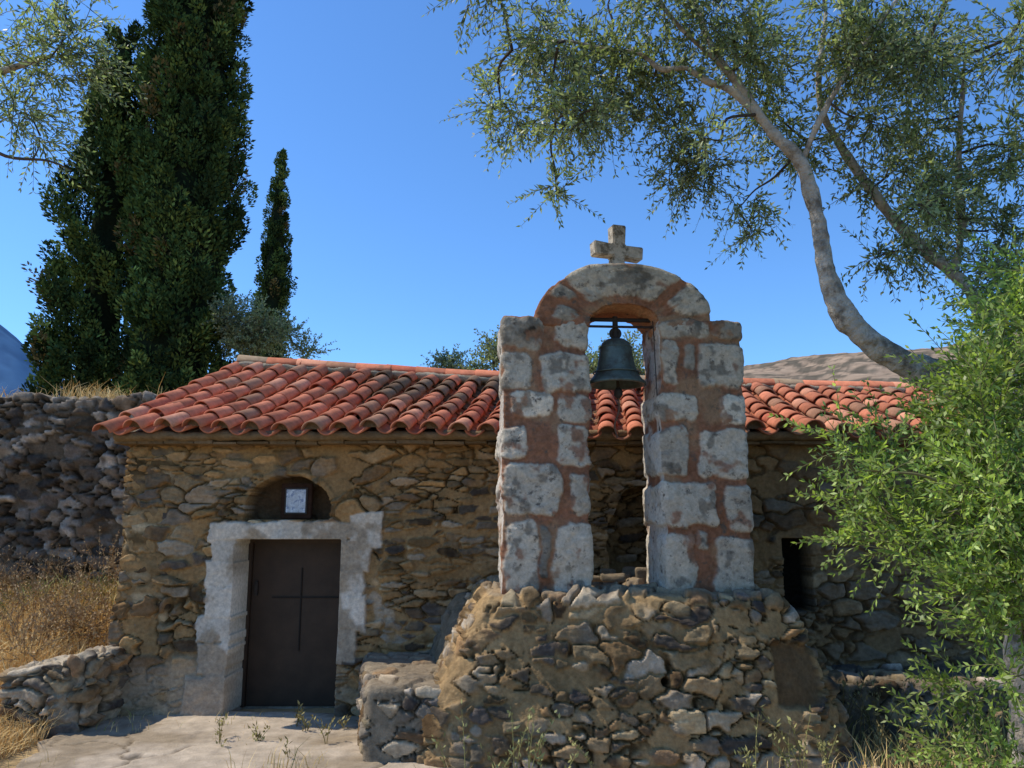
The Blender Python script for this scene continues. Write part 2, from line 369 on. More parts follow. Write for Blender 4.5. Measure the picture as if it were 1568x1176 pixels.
def ribbon(name,pts,w,h,mat,parent,res=.03,s=0,c=(.25,.21,.16)):
    n=int((pts[-1][0]-pts[0][0])/res);xs=np.linspace(pts[0][0],pts[-1][0],n)
    ys=np.interp(xs,[p[0] for p in pts],[p[1] for p in pts]);zs=np.interp(xs,[p[0] for p in pts],[p[2] for p in pts])
    A=np.linspace(0,2*math.pi,9)[:-1];V=[]
    for a in A: V.append(np.stack([xs,ys+math.cos(a)*w,zs+math.sin(a)*h],1))
    V=np.stack(V,1).reshape(-1,3);idx=np.arange(n*8).reshape(n,8)
    F=np.stack([idx[:-1],np.roll(idx[:-1],-1,1),np.roll(idx[1:],-1,1),idx[1:]],-1).reshape(-1,4)
    V=V+np.stack([0*V[:,0],fbm(V*14,3,s)*w*.3,fbm(V*14,3,s+4)*h*.45],1)
    return npmesh(name,V,F,mat,np.tile(np.array(c),(len(V),1))*(1+.3*fbm(V*9,3,s+8))[:,None],parent)
ribbon('ridge_mortar',[(-3.02,RY,rz(-3.)+.03),(-.3,RY,rz(-.3)+.03),(5.2,RY,rz(5.2)+.03)],.135,.05,M_stone,chapel,s=3,c=(.34,.28,.20))
ribbon('eave_mortar',[(-3.40,EY+.13,2.335),(0,EY+.13,2.345),(5.2,EY+.13,2.335)],.12,.045,M_stone,chapel,s=30,c=(.20,.14,.08))
pv=[];pf=[]
for i in range(ncol+1):
    p=roofpt(i/ncol,0)+np.array([0,.0+random.uniform(0,.03),.055]);r=.078;b0=len(pv)
    pv.append(p+np.array([0,0,-.01]));
    for k in range(9):
        a=math.pi*k/8;pv.append(p+np.array([math.cos(a)*r,random.uniform(-.006,.006),math.sin(a)*r*1.0-.01]))
    for k in range(8): pf.append((b0,b0+k+1,b0+k+2))
npmesh('tile_mouth_mortar',np.array(pv),np.array(pf),M_stone,np.tile(np.array([.17,.12,.075]),(len(pv),1)),chapel,smooth=False)
dv=[]
for s in (0,1):
    for f in np.linspace(0,1,30): p=roofpt(f,s*1.0);dv.append(p+np.array([0,.12*(1-s),-.035]))
for f in np.linspace(0,1,30): dv.append(roofpt(f,0,True)+np.array([0,0,-.035]))
dv=np.array(dv);df=[(i,i+1,30+i+1,30+i) for i in range(29)]+[(30+i,30+i+1,60+i+1,60+i) for i in range(29)]
npmesh('roof_deck',dv,np.array(df),M_mort,None,chapel)
sv=[];sf=[];sc=[]
xx=-3.42
while xx<5.2:
    wd=random.uniform(.16,.38);hh=random.uniform(.018,.035);y0=EY+.10+random.uniform(-.025,.03)
    P,Fq=box_grid((wd-.01,.3,hh),.1);P=P+np.array([xx,y0,2.27+random.uniform(-.006,.006)])
    P[:,1]+=.02*fbm(P*12,2,4);sf.append(Fq+sum(len(q) for q in sv));sv.append(P);sc.append(np.tile(np.array([.20,.135,.075])*random.uniform(.7,1.2),(len(P),1)));xx+=wd
npmesh('eave_slates',np.vstack(sv),np.vstack(sf),M_stone,np.vstack(sc),chapel,smooth=False)
def diamonds(B,D,Sd,L,W):
    n=len(B);L=np.asarray(L).reshape(-1,1);W=np.asarray(W).reshape(-1,1)
    V=np.stack([B,B+D*L*.45+Sd*W,B+D*L,B+D*L*.45-Sd*W],1).reshape(-1,3)
    return V,np.arange(4*n).reshape(n,4)
def unit(v): return v/(np.linalg.norm(v,axis=-1,keepdims=True)+1e-9)
n=3400
f=rng.uniform(0.05,.66,n);ii=(np.floor(f*ncol)+.5+rng.normal(0,.12,n))/ncol;s_=rng.beta(2.0,1.5,n)
keep=(fbm(np.stack([ii*9,s_*3,0*s_],1),2,9)>-.05)&(ii<1)
B=np.array([roofpt(a,b) for a,b in zip(ii[keep],s_[keep])]);B[:,2]+=rng.uniform(.0,.03,len(B))
D=unit(rng.normal(0,1,(len(B),3))*[1,1,.4]);Sd=unit(np.cross(D,[0,-.45,1]))
Vq,Fq=diamonds(B,D,Sd,rng.uniform(.03,.06,len(B)),rng.uniform(.005,.012,len(B)))
npmesh('leaf_litter',Vq,Fq,M_litter,np.repeat(np.array([.26,.18,.10])*rng.uniform(.5,1.5,(len(B),1)),4,0),chapel,smooth=False)
# --- door
def box(name,c,s,mat,parent,bev=.006,rot=None):
    bm=bmesh.new();bmesh.ops.create_cube(bm,size=1)
    for v in bm.verts: v.co=Vector((v.co.x*s[0],v.co.y*s[1],v.co.z*s[2]))
    if bev: bmesh.ops.bevel(bm,geom=bm.edges[:],offset=bev,segments=2,affect='EDGES')
    me=bpy.data.meshes.new(name);bm.to_mesh(me);bm.free();me.materials.append(mat)
    o=link(bpy.data.objects.new(name,me),parent);o.location=c
    if rot: o.rotation_euler=rot
    return o
DY=YW+.38
box('door_panel',(-1.93,DY+.03,.74),(.93,.05,1.46),M_door,chapel)
box('door_frame_left',(-2.37,DY-.01,.74),(.05,.07,1.46),M_door,chapel)
box('door_frame_right',(-1.475,DY-.01,.74),(.05,.07,1.46),M_door,chapel)
box('door_frame_top',(-1.93,DY-.012,1.445),(.85,.066,.05),M_door,chapel)
box('door_cross_vertical',(-1.90,DY-.001,.84),(.012,.014,.72),M_doord,chapel,bev=.002)
box('door_cross_horizontal',(-1.86,DY-.004,.94),(.60,.014,.012),M_doord,chapel,bev=.002)
box('door_latch',(-2.30,DY-.02,1.02),(.03,.03,.13),M_iron,chapel)
box('icon_frame',(-1.90,YW+.10,1.79),(.27,.05,.31),M_frame,chapel)
box('icon_picture',(-1.90,YW+.068,1.79),(.17,.02,.20),M_paper,chapel,bev=.002)
box('icon_glass_rim',(-1.90,YW+.072,1.79),(.20,.018,.23),M_iron,chapel,bev=.002)
# ------------------------------------------------------------------ ledges beside chapel
pal_b=[(.37,.28,.165),(.27,.215,.155),(.16,.135,.11),(.44,.35,.24),(.34,.205,.10),(.22,.14,.08),(.40,.33,.25),(.29,.20,.11),(.17,.14,.12)]
mo_b=(.40,.26,.125)
def benchmap(P):
    Q=P.copy();t=(YW-P[:,1])/1.4;Q[:,0]+=t*.28*(1-sst(-1.0,-.3,P[:,0]));return Q
stonebox('stone_bench',(-1.26,5.60,-.1),(1.0,1.38,.61),(.2,.2,.09),.03,pal_b,(.28,.22,.15),300,None,res=.013,r=.05,mapf=benchmap,hide=.35,warp=.5,topc=(.24,.19,.13))
def ledmap(P):
    Q=P.copy();Q[:,0]+=.06*fbm(P*2.5,3,4);Q[:,2]+=.05*fbm(P*np.array([3,3,0]),3,6)*sst(0,.5,P[:,2])+.10*(P[:,0]+3.92)/.66*sst(.1,.5,P[:,2])-.04;return Q
stonebox('stone_ledge',(-3.90,6.35,-.1),(.64,.65,.60),(.24,.3,.09),.05,pal_b,(.38,.30,.20),325,None,res=.013,r=.05,hide=.12,warp=.6,mapf=ledmap,topc=(.46,.38,.27))
stonebox('stone_ledge',(2.3,6.30,-.1),(2.8,.62,.50),(.22,.25,.11),.035,pal_b,(.2,.16,.11),330,None,res=.02,r=.06,hide=.3,warp=.5)
# ------------------------------------------------------------------ bell tower
tower=empty('bell_tower')
def basemap(P):
    Q=P.copy();z=P[:,2];X=P[:,0]/2.6;Y=P[:,1]/1.35
    wob=.05*vn(np.stack([z*3,z*0,z*0],1),7)
    xl=np.interp(z,[0,.3,.55,.85,1.11],[-.62,-.58,-.46,-.31,-.17])+wob
    xr=np.interp(z,[0,.3,.6,.85,1.0,1.11],[2.30,2.24,2.16,2.04,1.92,1.84])-wob
    yf=np.interp(z,[0,.5,1.11],[5.47,5.54,5.665]); 
    Q[:,0]=xl+(xr-xl)*X-.12*Y*sst(.4,0,X); Q[:,1]=yf+(6.98-yf)*Y
    bul=np.sin(np.clip(X,0,1)*math.pi); Q[:,1]-= .05*bul*(1-Y)
    Q[:,1]+= .25*(1-Y)*(.4*sst(.07,0,X)+sst(.90,1,X))*sst(1.2,.2,z)*.7
    return Q
P,F=box_grid((2.6,1.35,1.11),.0115,skip=((2,0),(1,1)));P=roundbox(P,(2.6,1.35,1.11),.075);P=basemap(P)
N=vnormals(P,F)
hA,cA=rubble(P,N,(.135,.2,.078),.038,pal_b,mo_b,s=400,hide=.30,edge=.16,warp=.6,smear=.7)
hB,cB=rubble(P,N,(.23,.3,.115),.048,pal_b,mo_b,s=430,hide=.22,edge=.12,warp=.6,smear=.6)
bg_=sst(-.08,.08,fbm(P*2.2,2,33)); hg=hA*(1-bg_)+hB*bg_;c=cA*(1-bg_)[:,None]+cB*bg_[:,None]
c*=(1+.28*fbm(P*1.5,3,93))[:,None];c=contrast(c,1.35,.25,.205)
ps=np.maximum(abs(P[:,0]-1.93)/.155,abs(P[:,2]-.60)/.185);fr=P[:,1]<6.1
m=(sst(1.15,.95,ps+.20*fbm(P*7,3,3))*fr);hg=hg*(1-m)-.035*m+m*.014*fbm(P*14,3,6);c=c*(1-m[:,None])+np.array([.15,.095,.05])*m[:,None]*(1+.35*fbm(P*8,3,4))[:,None]
hole=sst(.035,.02,np.hypot(P[:,0]-1.02,P[:,2]-.56))*fr;hg-=.09*hole;c=c*(1-hole[:,None]*.8)
top=sst(.8,.95,N[:,2])[:,None];c=c*(1-top*.7)+np.array([.27,.21,.14])*top*.7
npmesh('rubble_base',P+N*hg[:,None],F,M_stone,c,tower)
def butmap(P):
    Q=P.copy();k=np.interp(P[:,1],[6.05,6.95],[.50,1.04]);Q[:,2]=P[:,2]*k;Q[:,0]=P[:,0]-.34*(1-P[:,2])*sst(.3,-.5,P[:,0])+.10*(6.95-P[:,1]);return Q
stonebox('buttress',(-.52,6.05,.0),(.7,.93,1.0),(.30,.30,.2),.022,[(.22,.175,.12),(.18,.145,.105)],(.23,.175,.115),440,tower,res=.013,r=.12,mapf=butmap,hide=.5,crack=.7,warp=.6)
O=np.array([-.06,5.72,0]);ph=math.radians(4.5)
ex_=np.array([math.cos(ph),math.sin(ph),0]);ey_=np.array([-math.sin(ph),math.cos(ph),0])
def loc(P): return O+P[:,:1]*ex_+P[:,1:2]*ey_+P[:,2:]*np.array([0,0,1.])
# stones of the tower, drawn in elevation-sheet units and mapped to the tower face (metres)
def EX(u,v):
    l=775-.0166*(v-487);r=1137+.0546*(v-487);return (u-l)/(r-l)*1.81
def EZ(v): return float(np.interp(v,[400,440,487,560,600,665,700,735,800,825,912],[3.56,3.36,3.12,2.75,2.55,2.24,2.07,1.91,1.60,1.49,1.09]))
ST=[(770,835,488,534,.30),(850,905,490,531,.46),(770,812,541,596,.42),(829,905,540,601,.47),(782,845,598,637,.58),(853,905,606,645,.42),(770,806,652,705,.50),(854,905,650,712,.45),
(770,858,713,789,.47),(873,905,724,790,.42),(770,822,798,909,.48),(826,840,806,885,.22),(847,905,802,915,.48),
(1012,1088,490,516,.42),(1092,1145,486,517,.30),(1015,1040,519,584,.44),(1070,1142,524,586,.44),(1008,1070,598,641,.50),(1108,1150,597,649,.58),
(1008,1056,653,727,.42),(1075,1155,656,732,.50),(1010,1100,739,806,.50),(1117,1158,742,809,.45),(1015,1068,815,918,.50),(1098,1166,820,918,.48),(1073,1088,819,842,.42),(1050,1066,526,560,.3)]
ST=[(EX(a,(c_+d)/2),EX(b,(c_+d)/2),EZ(d),EZ(c_),g) for a,b,c_,d,g in ST]
red=np.array([.27,.128,.073])
def towerpat(P,N,stones,s):
    w=np.stack([fbm(P*7,4,s+1),P[:,1]*0,fbm(P*7+5,4,s+2)],1)*.048
    Q=P+w;best=np.full(len(P),-1.);g=np.zeros(len(P));idv=np.zeros(len(P))
    for i,(a,b,c_,d,gr) in enumerate(stones):
        cx,cz=(a+b)/2,(c_+d)/2;hx,hz=(b-a)/2,(d-c_)/2;rr=min(.055,hx*.7,hz*.7)
        sk_=(h3(np.array([i]),np.array([3]),np.array([1]))[0]-.5)*.24
        dx=Q[:,0]-cx;dz=Q[:,2]-cz;dx,dz=dx+sk_*dz,dz-sk_*dx*.5
        qx=np.abs(dx)-(hx-rr);qz=np.abs(dz)-(hz-rr)
        sd=rr-(np.hypot(np.maximum(qx,0),np.maximum(qz,0))+np.minimum(np.maximum(qx,qz),0))
        m=sd>best;best=np.where(m,sd,best);g=np.where(m,gr,g);idv=np.where(m,(i*.618)%1,idv)
    m=sst(-.008,.010,best+.008*fbm(P*40,2,s+30))
    hg=m*(.008+.014*idv+.008*np.clip(best/.05,0,1))+fbm(P*24,3,s+4)*.010+fbm(P*5,2,s+5)*.016
    tint=np.stack([g*1.12,g*.96,g*.74],1)*(1-.06*idv[:,None])
    st=tint*(1+.22*fbm(P*7,3,s+6)+.18*fbm(P*30,3,s+7))[:,None]
    dk=(sst(.08,.4,fbm(P*9+3,4,s+8))*sst(.5,.3,g)*.8+sst(.22,.40,fbm(P*11+1,4,s+18))*.65)[:,None];st=st*(1-dk)+np.array([.13,.11,.085])*dk
    mo=red*(1+.35*fbm(P*9,3,s+9)+.28*fbm(P*45,2,s+10))[:,None]
    tn=sst(.05,.4,fbm(P*5+2,4,s+12))[:,None]*.6; mo=mo*(1-tn)+np.array([.36,.24,.14])*tn
    ms=(sst(.25,.4,fbm(P*8+4,4,s+25))*.8)[:,None]; k=m[:,None]*(1-ms)
    return hg,st*k+mo*(1-k)
def pillar(name,xa,xb,za,zb,s):
    size=(xb-xa,.50,zb-za);P,F=box_grid(size,.009,skip=((2,0),));P=roundbox(P,size,.02)+np.array([xa,0,za])
    P[:,0]+=.024*fbm(P*2.5,3,s);P[:,1]+=.018*fbm(P*2.5,2,s+3)
    N=vnormals(P,F);hg,c=towerpat(P,N,ST,s)
    side=sst(.7,.95,-N[:,0])[:,None]*.75
    lw=np.array([.62,.56,.47])*(1+.2*fbm(P*8,3,s+20))[:,None]
    k=side*sst(-.3,.1,fbm(P*6,3,s+21))[:,None];c=c*(1-k)+lw*k
    npmesh(name,loc(P+N*hg[:,None]),F,M_tower,c,tower)
pillar('pillar_west',0,.625,1.04,3.125,500)
pillar('pillar_east',1.175,1.81,1.04,3.125,540)
P,F=box_grid((1.5,.512,.28),.0105)
th=math.pi*(1-P[:,0]/1.5);rr=P[:,2]/.28
ai,bi,ao,bo=.275,.175,.672,.475
cx=.915;zc=3.065
a=ai+(ao-ai)*rr;b=bi+(bo-bi)*rr
ct,st_=np.cos(th),np.sin(th)
wv=1+.035*fbm(np.stack([th*1.8,rr*0,rr*0],1),3,4)*rr
Q=np.stack([cx+a*np.sign(ct)*np.abs(ct)**.92*wv,P[:,1]-.006,zc+b*np.abs(st_)**.92*wv],1)
N=vnormals(Q,F)
ctr=np.stack([cx+(ai+ao)/2*ct,np.full(len(Q),.25),zc+(bi+bo)/2*st_],1)
if ((Q-ctr)*N).sum()<0: F=F[:,::-1];N=-N
deg=np.degrees(th)
PS=np.stack([(180-deg)/180*1.7,Q[:,1],rr*.36],1)
VS=[(.04,.20,.10,.26,.30),(.24,.40,.18,.34,.28),(.44,1.22,.07,.42,.42),(1.30,1.58,.14,.40,.46),(1.60,1.72,.0,.22,.35)]
hg,c=towerpat(PS,N,VS,570)
inner=sst(.12,.0,rr)[:,None]*sst(.02,.05,Q[:,1])[:,None];c=c*(1-inner)+np.array([.42,.23,.13])*(1+.2*fbm(Q*20,2,3))[:,None]*inner
npmesh('arch',loc(Q+N*hg[:,None]),F,M_tower,c,tower)
def cross():
    s=.052;pts=[(-s*1.25,-.06),(-s*.9,.16),(-.205,.155),(-.215,.268),(-s,.258),(-s*1.15,.42),(s*1.1,.425),(s,.258),(.21,.262),(.205,.155),(s*.9,.16),(s*1.3,-.06)]
    bm=bmesh.new();a=[bm.verts.new((x,-.05,z)) for x,z in pts];f=bm.faces.new(a)
    r=bmesh.ops.extrude_face_region(bm,geom=[f])
    for v in r['geom']:
        if isinstance(v,bmesh.types.BMVert): v.co.y=.055
    bmesh.ops.recalc_face_normals(bm,faces=bm.faces)
    bmesh.ops.bevel(bm,geom=bm.edges[:],offset=.008,segments=2,affect='EDGES')
    me=bpy.data.meshes.new('cross');bm.to_mesh(me);bm.free();me.materials.append(M_cross)
    o=link(bpy.data.objects.new('stone_cross',me),tower);p=loc(np.array([[.91,.22,3.52]]))[0]
    o.location=p;o.rotation_euler=(0,math.radians(2),ph+.22)
cross()
bp=loc(np.array([[.885,.20,0]]))[0]
prof=[(0.0,.325),(.035,.325),(.07,.315),(.10,.29),(.114,.25),(.122,.19),(.134,.12),(.152,.06),(.182,.015),(.208,-.01),(.210,-.028),(.190,-.028),(.165,.01),(.135,.07),(.11,.2),(.09,.28),(0,.29)]
bv=[];nsg=48;bs=1.08
for k in range(nsg):
    a=2*math.pi*k/nsg
    for r,zz in prof: bv.append((bp[0]+bs*r*math.cos(a),bp[1]+bs*r*math.sin(a),2.675+zz*1.04))
npf=len(prof);bf=[(k*npf+j,((k+1)%nsg)*npf+j,((k+1)%nsg)*npf+j+1,k*npf+j+1) for k in range(nsg) for j in range(npf-1)]
npmesh('bell',np.array(bv),np.array(bf),M_bell,None,tower)
def torus(name,c,R,r,mat,parent,rot=(0,0,0),zs=1):
    A=np.linspace(0,2*math.pi,41)[:-1];B=np.linspace(0,2*math.pi,9)[:-1]
    V=np.array([[(R+r*math.cos(b))*math.cos(a),(R+r*math.cos(b))*math.sin(a),r*math.sin(b)*zs] for a in A for b in B])
    idx=np.arange(320).reshape(40,8);F=np.stack([idx,np.roll(idx,-1,1),np.roll(np.roll(idx,-1,1),-1,0),np.roll(idx,-1,0)],-1).reshape(-1,4)
    o=npmesh(name,V,F,mat,None,parent);o.location=c;o.rotation_euler=rot;return o
torus('bell_band',(bp[0],bp[1],2.742),.162*bs,.006,M_bell,tower)
torus('bell_band_top',(bp[0],bp[1],2.94),.115*bs,.005,M_bell,tower)
def tube(pts,rad,seg=8,sub=6):
    p=np.array(pts,float);r=np.array(rad,float);n=len(p)
    pp=np.vstack([2*p[0]-p[1],p,2*p[-1]-p[-2]]);C=[];R=[]
    for i in range(n-1):
        for t in np.linspace(0,1,sub,endpoint=False):
            a,b,c_,d=pp[i:i+4]
            C.append(.5*((2*b)+(-a+c_)*t+(2*a-5*b+4*c_-d)*t*t+(-a+3*b-3*c_+d)*t**3));R.append(r[i]*(1-t)+r[i+1]*t)
    C.append(p[-1]);R.append(r[-1]);C=np.array(C);R=np.array(R)
    T=unit(np.gradient(C,axis=0));ref=np.array([.31,.9,.17]);U=unit(np.cross(T,ref));W=np.cross(T,U)
    A=np.linspace(0,2*math.pi,seg+1)[:-1]
    V=C[:,None]+R[:,None,None]*(np.cos(A)[None,:,None]*U[:,None]+np.sin(A)[None,:,None]*W[:,None])
    m=len(C);idx=np.arange(m*seg).reshape(m,seg)
    F=np.stack([idx[:-1],np.roll(idx[:-1],-1,1),np.roll(idx[1:],-1,1),idx[1:]],-1).reshape(-1,4)
    return V.reshape(-1,3),F,C
def merge(lst):
    V=[];F=[];o=0
    for a in lst: V.append(a[0]);F.append(a[1]+o);o+=len(a[0])
    return np.vstack(V),np.vstack(F)
def rodm(name,a,b,r,mat,parent):
    V,F,_=tube([a,(np.array(a)+np.array(b))/2,b],[r,r,r],8,2);return npmesh(name,V,F,mat,None,parent)
L0=loc(np.array([[.60,.20,3.165]]))[0];L1=loc(np.array([[1.20,.20,3.165]]))[0]
rodm('bell_bar',L0,L1,.016,M_iron,tower)
L0b=loc(np.array([[.60,.16,3.10]]))[0];L1b=loc(np.array([[1.20,.16,3.10]]))[0]
rodm('bell_bar_lower',L0b,L1b,.010,M_iron,tower)
rodm('bell_hanger',(bp[0],bp[1],3.00),(bp[0],bp[1],3.19),.022,M_iron,tower)
torus('bell_crown',(bp[0],bp[1],3.055),.035,.014,M_iron,tower,rot=(math.radians(90),0,0))
rodm('bell_clapper',(bp[0],bp[1]-.01,2.93),(bp[0]+.01,bp[1]-.02,2.58),.012,M_iron,tower)
V,F,_=tube([(bp[0]+.01,bp[1]-.02,2.63),(bp[0]+.01,bp[1]-.02,2.60),(bp[0]+.01,bp[1]-.02,2.565),(bp[0]+.01,bp[1]-.02,2.54)],[.01,.032,.034,.012],10,4)
npmesh('clapper_ball',V,F,M_iron,None,tower)
V,F,_=tube([(bp[0]+.01,bp[1]-.02,2.55),(bp[0]+.015,bp[1],2.45),(bp[0]-.02,bp[1]+.01,2.34),(bp[0]+.0,bp[1]+.02,2.24)],[.007]*4,6,5)
npmesh('bell_rope',V,F,M_rope,None,tower)
V,F,_=tube([L1+[-.02,0,.02],L1+[-.035,-.13,-.12],L1+[-.03,-.16,-.6],L1+[-.0,-.14,-1.3],L1+[.02,-.12,-2.0]],[.004]*5,5,6)
npmesh('bell_wire',V,F,M_iron,None,tower)
lv=[]
for k in range(9):
    q=loc(np.array([[.68+random.random()*.46,.5+random.random()*.5,1.14]]))[0]
    P,F=box_grid((.1+random.random()*.12,.1,.05+random.random()*.05),.02);P=roundbox(P,P.max(0),.02)+q;P+=.02*np.stack([fbm(P*9,2,k),fbm(P*9,2,k+1),fbm(P*9,2,k+2)],1);lv.append((P,F))
V,F=merge(lv);npmesh('loose_stones',V,F,M_stone,np.tile([.20,.155,.105],(len(V),1)),tower)
# ------------------------------------------------------------------ retaining wall
pal_r=[(.20,.155,.12),(.26,.21,.16),(.14,.115,.095),(.32,.265,.21),(.21,.15,.10),(.38,.32,.26)]
def rmap(P):
    Q=P.copy();t=sst(2.6,3.15,P[:,2]);Q[:,2]+=t*(.09*fbm(P*np.array([3,0,0]),3,5));Q[:,1]+=.06*fbm(P*.8,2,9);return Q
stonebox('retaining_wall',(-13,9.72,.0),(10.0,.5,3.16),(.24,.3,.12),.06,pal_r,(.18,.13,.085),600,None,res=.026,r=.05,mapf=rmap,hide=.1,edge=.13,warp=.6,topc=(.36,.29,.20))
# ------------------------------------------------------------------ grass
def blades(n,xr,yr,hr,wr,cols,dens=None,lean=.35,zf=tz,extra=0):
    x=rng.uniform(*xr,n);y=rng.uniform(*yr,n)
    if dens is not None: k=rng.random(n)<dens(x,y);x=x[k];y=y[k]
    n=len(x);z=zf(x,y)+extra;h=rng.uniform(*hr,n)*(.5+1.0*(fbm(np.stack([x*2,y*2,0*x],1),2,19)*.5+.5))
    a=rng.uniform(0,2*math.pi,n);w_=rng.uniform(*wr,n);B=np.stack([x,y,z-.02],1)
    sd=np.stack([np.cos(a),np.sin(a),0*a],1)*w_[:,None]
    ln=rng.normal(0,lean,(n,2))*h[:,None]
    m=B+np.stack([ln[:,0]*.35,ln[:,1]*.35,h*.6],1);t=B+np.stack([ln[:,0],ln[:,1],h*(1-.3*np.abs(rng.normal(0,lean,n)))],1)
    V=np.stack([B-sd,B+sd,m+sd*.7,m-sd*.7,t+sd*.15,t-sd*.15],1).reshape(-1,3)
    i=np.arange(n)[:,None]*6;F=np.concatenate([i+[0,1,2,3],i+[3,2,4,5]],0)
    c=np.array(cols)[rng.integers(0,len(cols),n)]*rng.uniform(.75,1.25,(n,1));c=np.repeat(c,6,0)
    return V,F,c
straw=[(.78,.55,.24),(.70,.48,.19),(.82,.62,.31),(.60,.42,.18),(.78,.57,.26)]
grn=[(.22,.25,.08),(.30,.29,.10),(.48,.38,.15)]
def join(l):
    V,F=merge(l);return V,F,np.vstack([a[2] for a in l])
def dl(x,y): return np.clip(sst(-3.45,-3.8,x)*(1-((x>-3.98)&(y>6.3)&(y<7.05))),0,1)
def patch(s,t=0.,f=1.3): return lambda x,y:dl(x,y)*(fbm(np.stack([x*f,y*f,0*x],1),2,s)>t)
g=[blades(30000,(-7,-3.3),(4.6,9.8),(.05,.20),(.003,.006),straw,dl,lean=.75),
   blades(9000,(-7,-3.3),(4.6,9.8),(.15,.36),(.003,.005),straw,patch(23,.05),lean=.45),
   blades(5000,(-7.5,-3.3),(6.8,9.8),(.10,.32),(.004,.008),grn,patch(44,.1),lean=.6),
   blades(1600,(-3.95,-3.5),(5.4,6.6),(.08,.26),(.003,.005),straw,None,lean=.6),
   blades(900,(-3.5,2.3),(5.1,5.42),(.05,.22),(.002,.004),straw+grn,lambda x,y:(fbm(np.stack([x*2,y*2,0*x],1),2,4)>.1)*1.,extra=.03),
   blades(600,(-3.5,-1.1),(5.5,6.9),(.03,.12),(.002,.004),straw+grn,lambda x,y:(fbm(np.stack([x*2,y*2,0*x],1),2,14)>.25)*1.,extra=.03),
   blades(3500,(2.2,6),(4.6,6.4),(.08,.28),(.002,.005),straw+grn),
   blades(6000,(-12,-2.6),(9.75,10.6),(.08,.34),(.004,.008),straw,lambda x,y:.15+.85*(fbm(np.stack([x*1.5,y,0*x],1),2,4)>0),zf=lambda x,y:0*x+3.1,lean=.5),
   blades(5000,(-12,-3),(10.6,13),(.15,.4),(.006,.012),straw,lean=.5)]
V,F,c=join(g);npmesh('dry_grass',V,F,M_grass,c,smooth=False)
def weeds(n,xr,yr,hr,col,zf=tz,dz=0,heads=14):
    tl=[];B=[];D=[]
    for i in range(n):
        x=random.uniform(*xr);y=random.uniform(*yr)
        h=random.uniform(*hr);z=float(zf(np.array([x]),np.array([y]))[0])+dz
        for b in range(random.choice((1,2,3))):
            lx,ly=random.gauss(0,.3)*h,random.gauss(0,.3)*h
            p=[(x,y,z),(x+lx*.3,y+ly*.3,z+h*.5),(x+lx,y+ly,z+h)]
            v,f,C=tube(p,[.004,.003,.0015],3,4);tl.append((v,f))
            for q in range(heads):
                t=random.uniform(.35,1);c0=C[min(len(C)-1,int(t*len(C)))]
                B.append(c0+np.random.normal(0,.014*1,3));D.append((random.gauss(0,.6),random.gauss(0,.6),.7))
    V,F=merge(tl);B=np.array(B);D=unit(np.array(D));Sd=unit(np.cross(D,rng.normal(0,1,D.shape)))
    v2,f2=diamonds(B,D,Sd,rng.uniform(.02,.05,len(B)),rng.uniform(.005,.010,len(B)))
    c=np.vstack([np.tile(np.array(col)*.7,(len(V),1)),np.repeat(np.array(col)*rng.uniform(.6,1.4,(len(B),1)),4,0)])
    V,F=merge([(V,F),(v2,f2)]);return V,F,c
# ------------------------------------------------------------------ foliage machinery
def sprays(blobs,L=(.045,.065),W=(.0045,.0075),tl=(.22,.42),nodes=11,pal=((.07,.09,.035),),droop=.25,bias=(0,0,.1),seed=1,light=.25,dn=1.,tr=1.,spread=.8):
    r=np.random.default_rng(seed);VV=[];CC=[]
    P0=[];D0=[];K=[]
    for (x,y,z,rx,ry,rz_,n) in blobs:
        n=max(3,int(n*dn))
        q=unit(r.normal(0,1,(n,3)))*(r.random((n,1))**.5)
        P0.append(np.array([x,y,z])+q*[rx,ry,rz_]*spread);D0.append(unit(q*.7+r.normal(0,.55,(n,3))+np.array(bias)));K.append(np.full(n,r.random()))
    P0=np.vstack(P0);D0=np.vstack(D0);K=np.concatenate(K);n=len(P0)
    l=r.uniform(*tl,n);g=r.uniform(0,droop*2,n)
    ts=np.linspace(.05,1,nodes);node=[]
    side=unit(np.cross(D0,r.normal(0,1,(n,3))));oth=np.cross(D0,side)
    for i,t in enumerate(ts):
        p=P0+D0*(l*t)[:,None]-np.array([0,0,1.])*(g*t*t*l)[:,None];node.append(p)
        tan=unit(D0-np.array([0,0,1.])*(2*g*t)[:,None])
        ax=side if i%2 else oth
        for sg in (1,-1):
            d=unit(tan*.8+ax*sg*.7+r.normal(0,.28,(n,3)))
            s2=unit(np.cross(d,r.normal(0,1,(n,3))))
            k=r.random(n)<.9
            VV.append(diamonds(p[k],d[k],s2[k],r.uniform(*L,k.sum())*(1-.35*t),r.uniform(*W,k.sum())))
            cc=np.array(pal)[r.integers(0,len(pal),k.sum())]*r.uniform(.65,1.35,(k.sum(),1))*(1-light+2*light*K[k])[:,None]
            CC.append(np.repeat(cc,4,0))
    V,F=merge(VV);C=np.vstack(CC)
    nn=np.stack([P0]+[node[int(i*(nodes-1))] for i in (.33,.66,1)],1)
    A=[0,2.1,4.2];rad=[.003*tr,.0025*tr,.0018*tr,.001*tr]
    tv=np.stack([np.stack([nn[:,i]+rad[i]*(math.cos(a)*side+math.sin(a)*oth) for a in A],1) for i in range(4)],1)
    base=np.arange(n)[:,None]*12;tf=[]
    for i in range(3):
        for j in range(3):
            tf.append(base+np.array([i*3+j,i*3+(j+1)%3,(i+1)*3+(j+1)%3,(i+1)*3+j]))
    return V,F,C,tv.reshape(-1,3),np.vstack(tf)
np.random.seed(3)
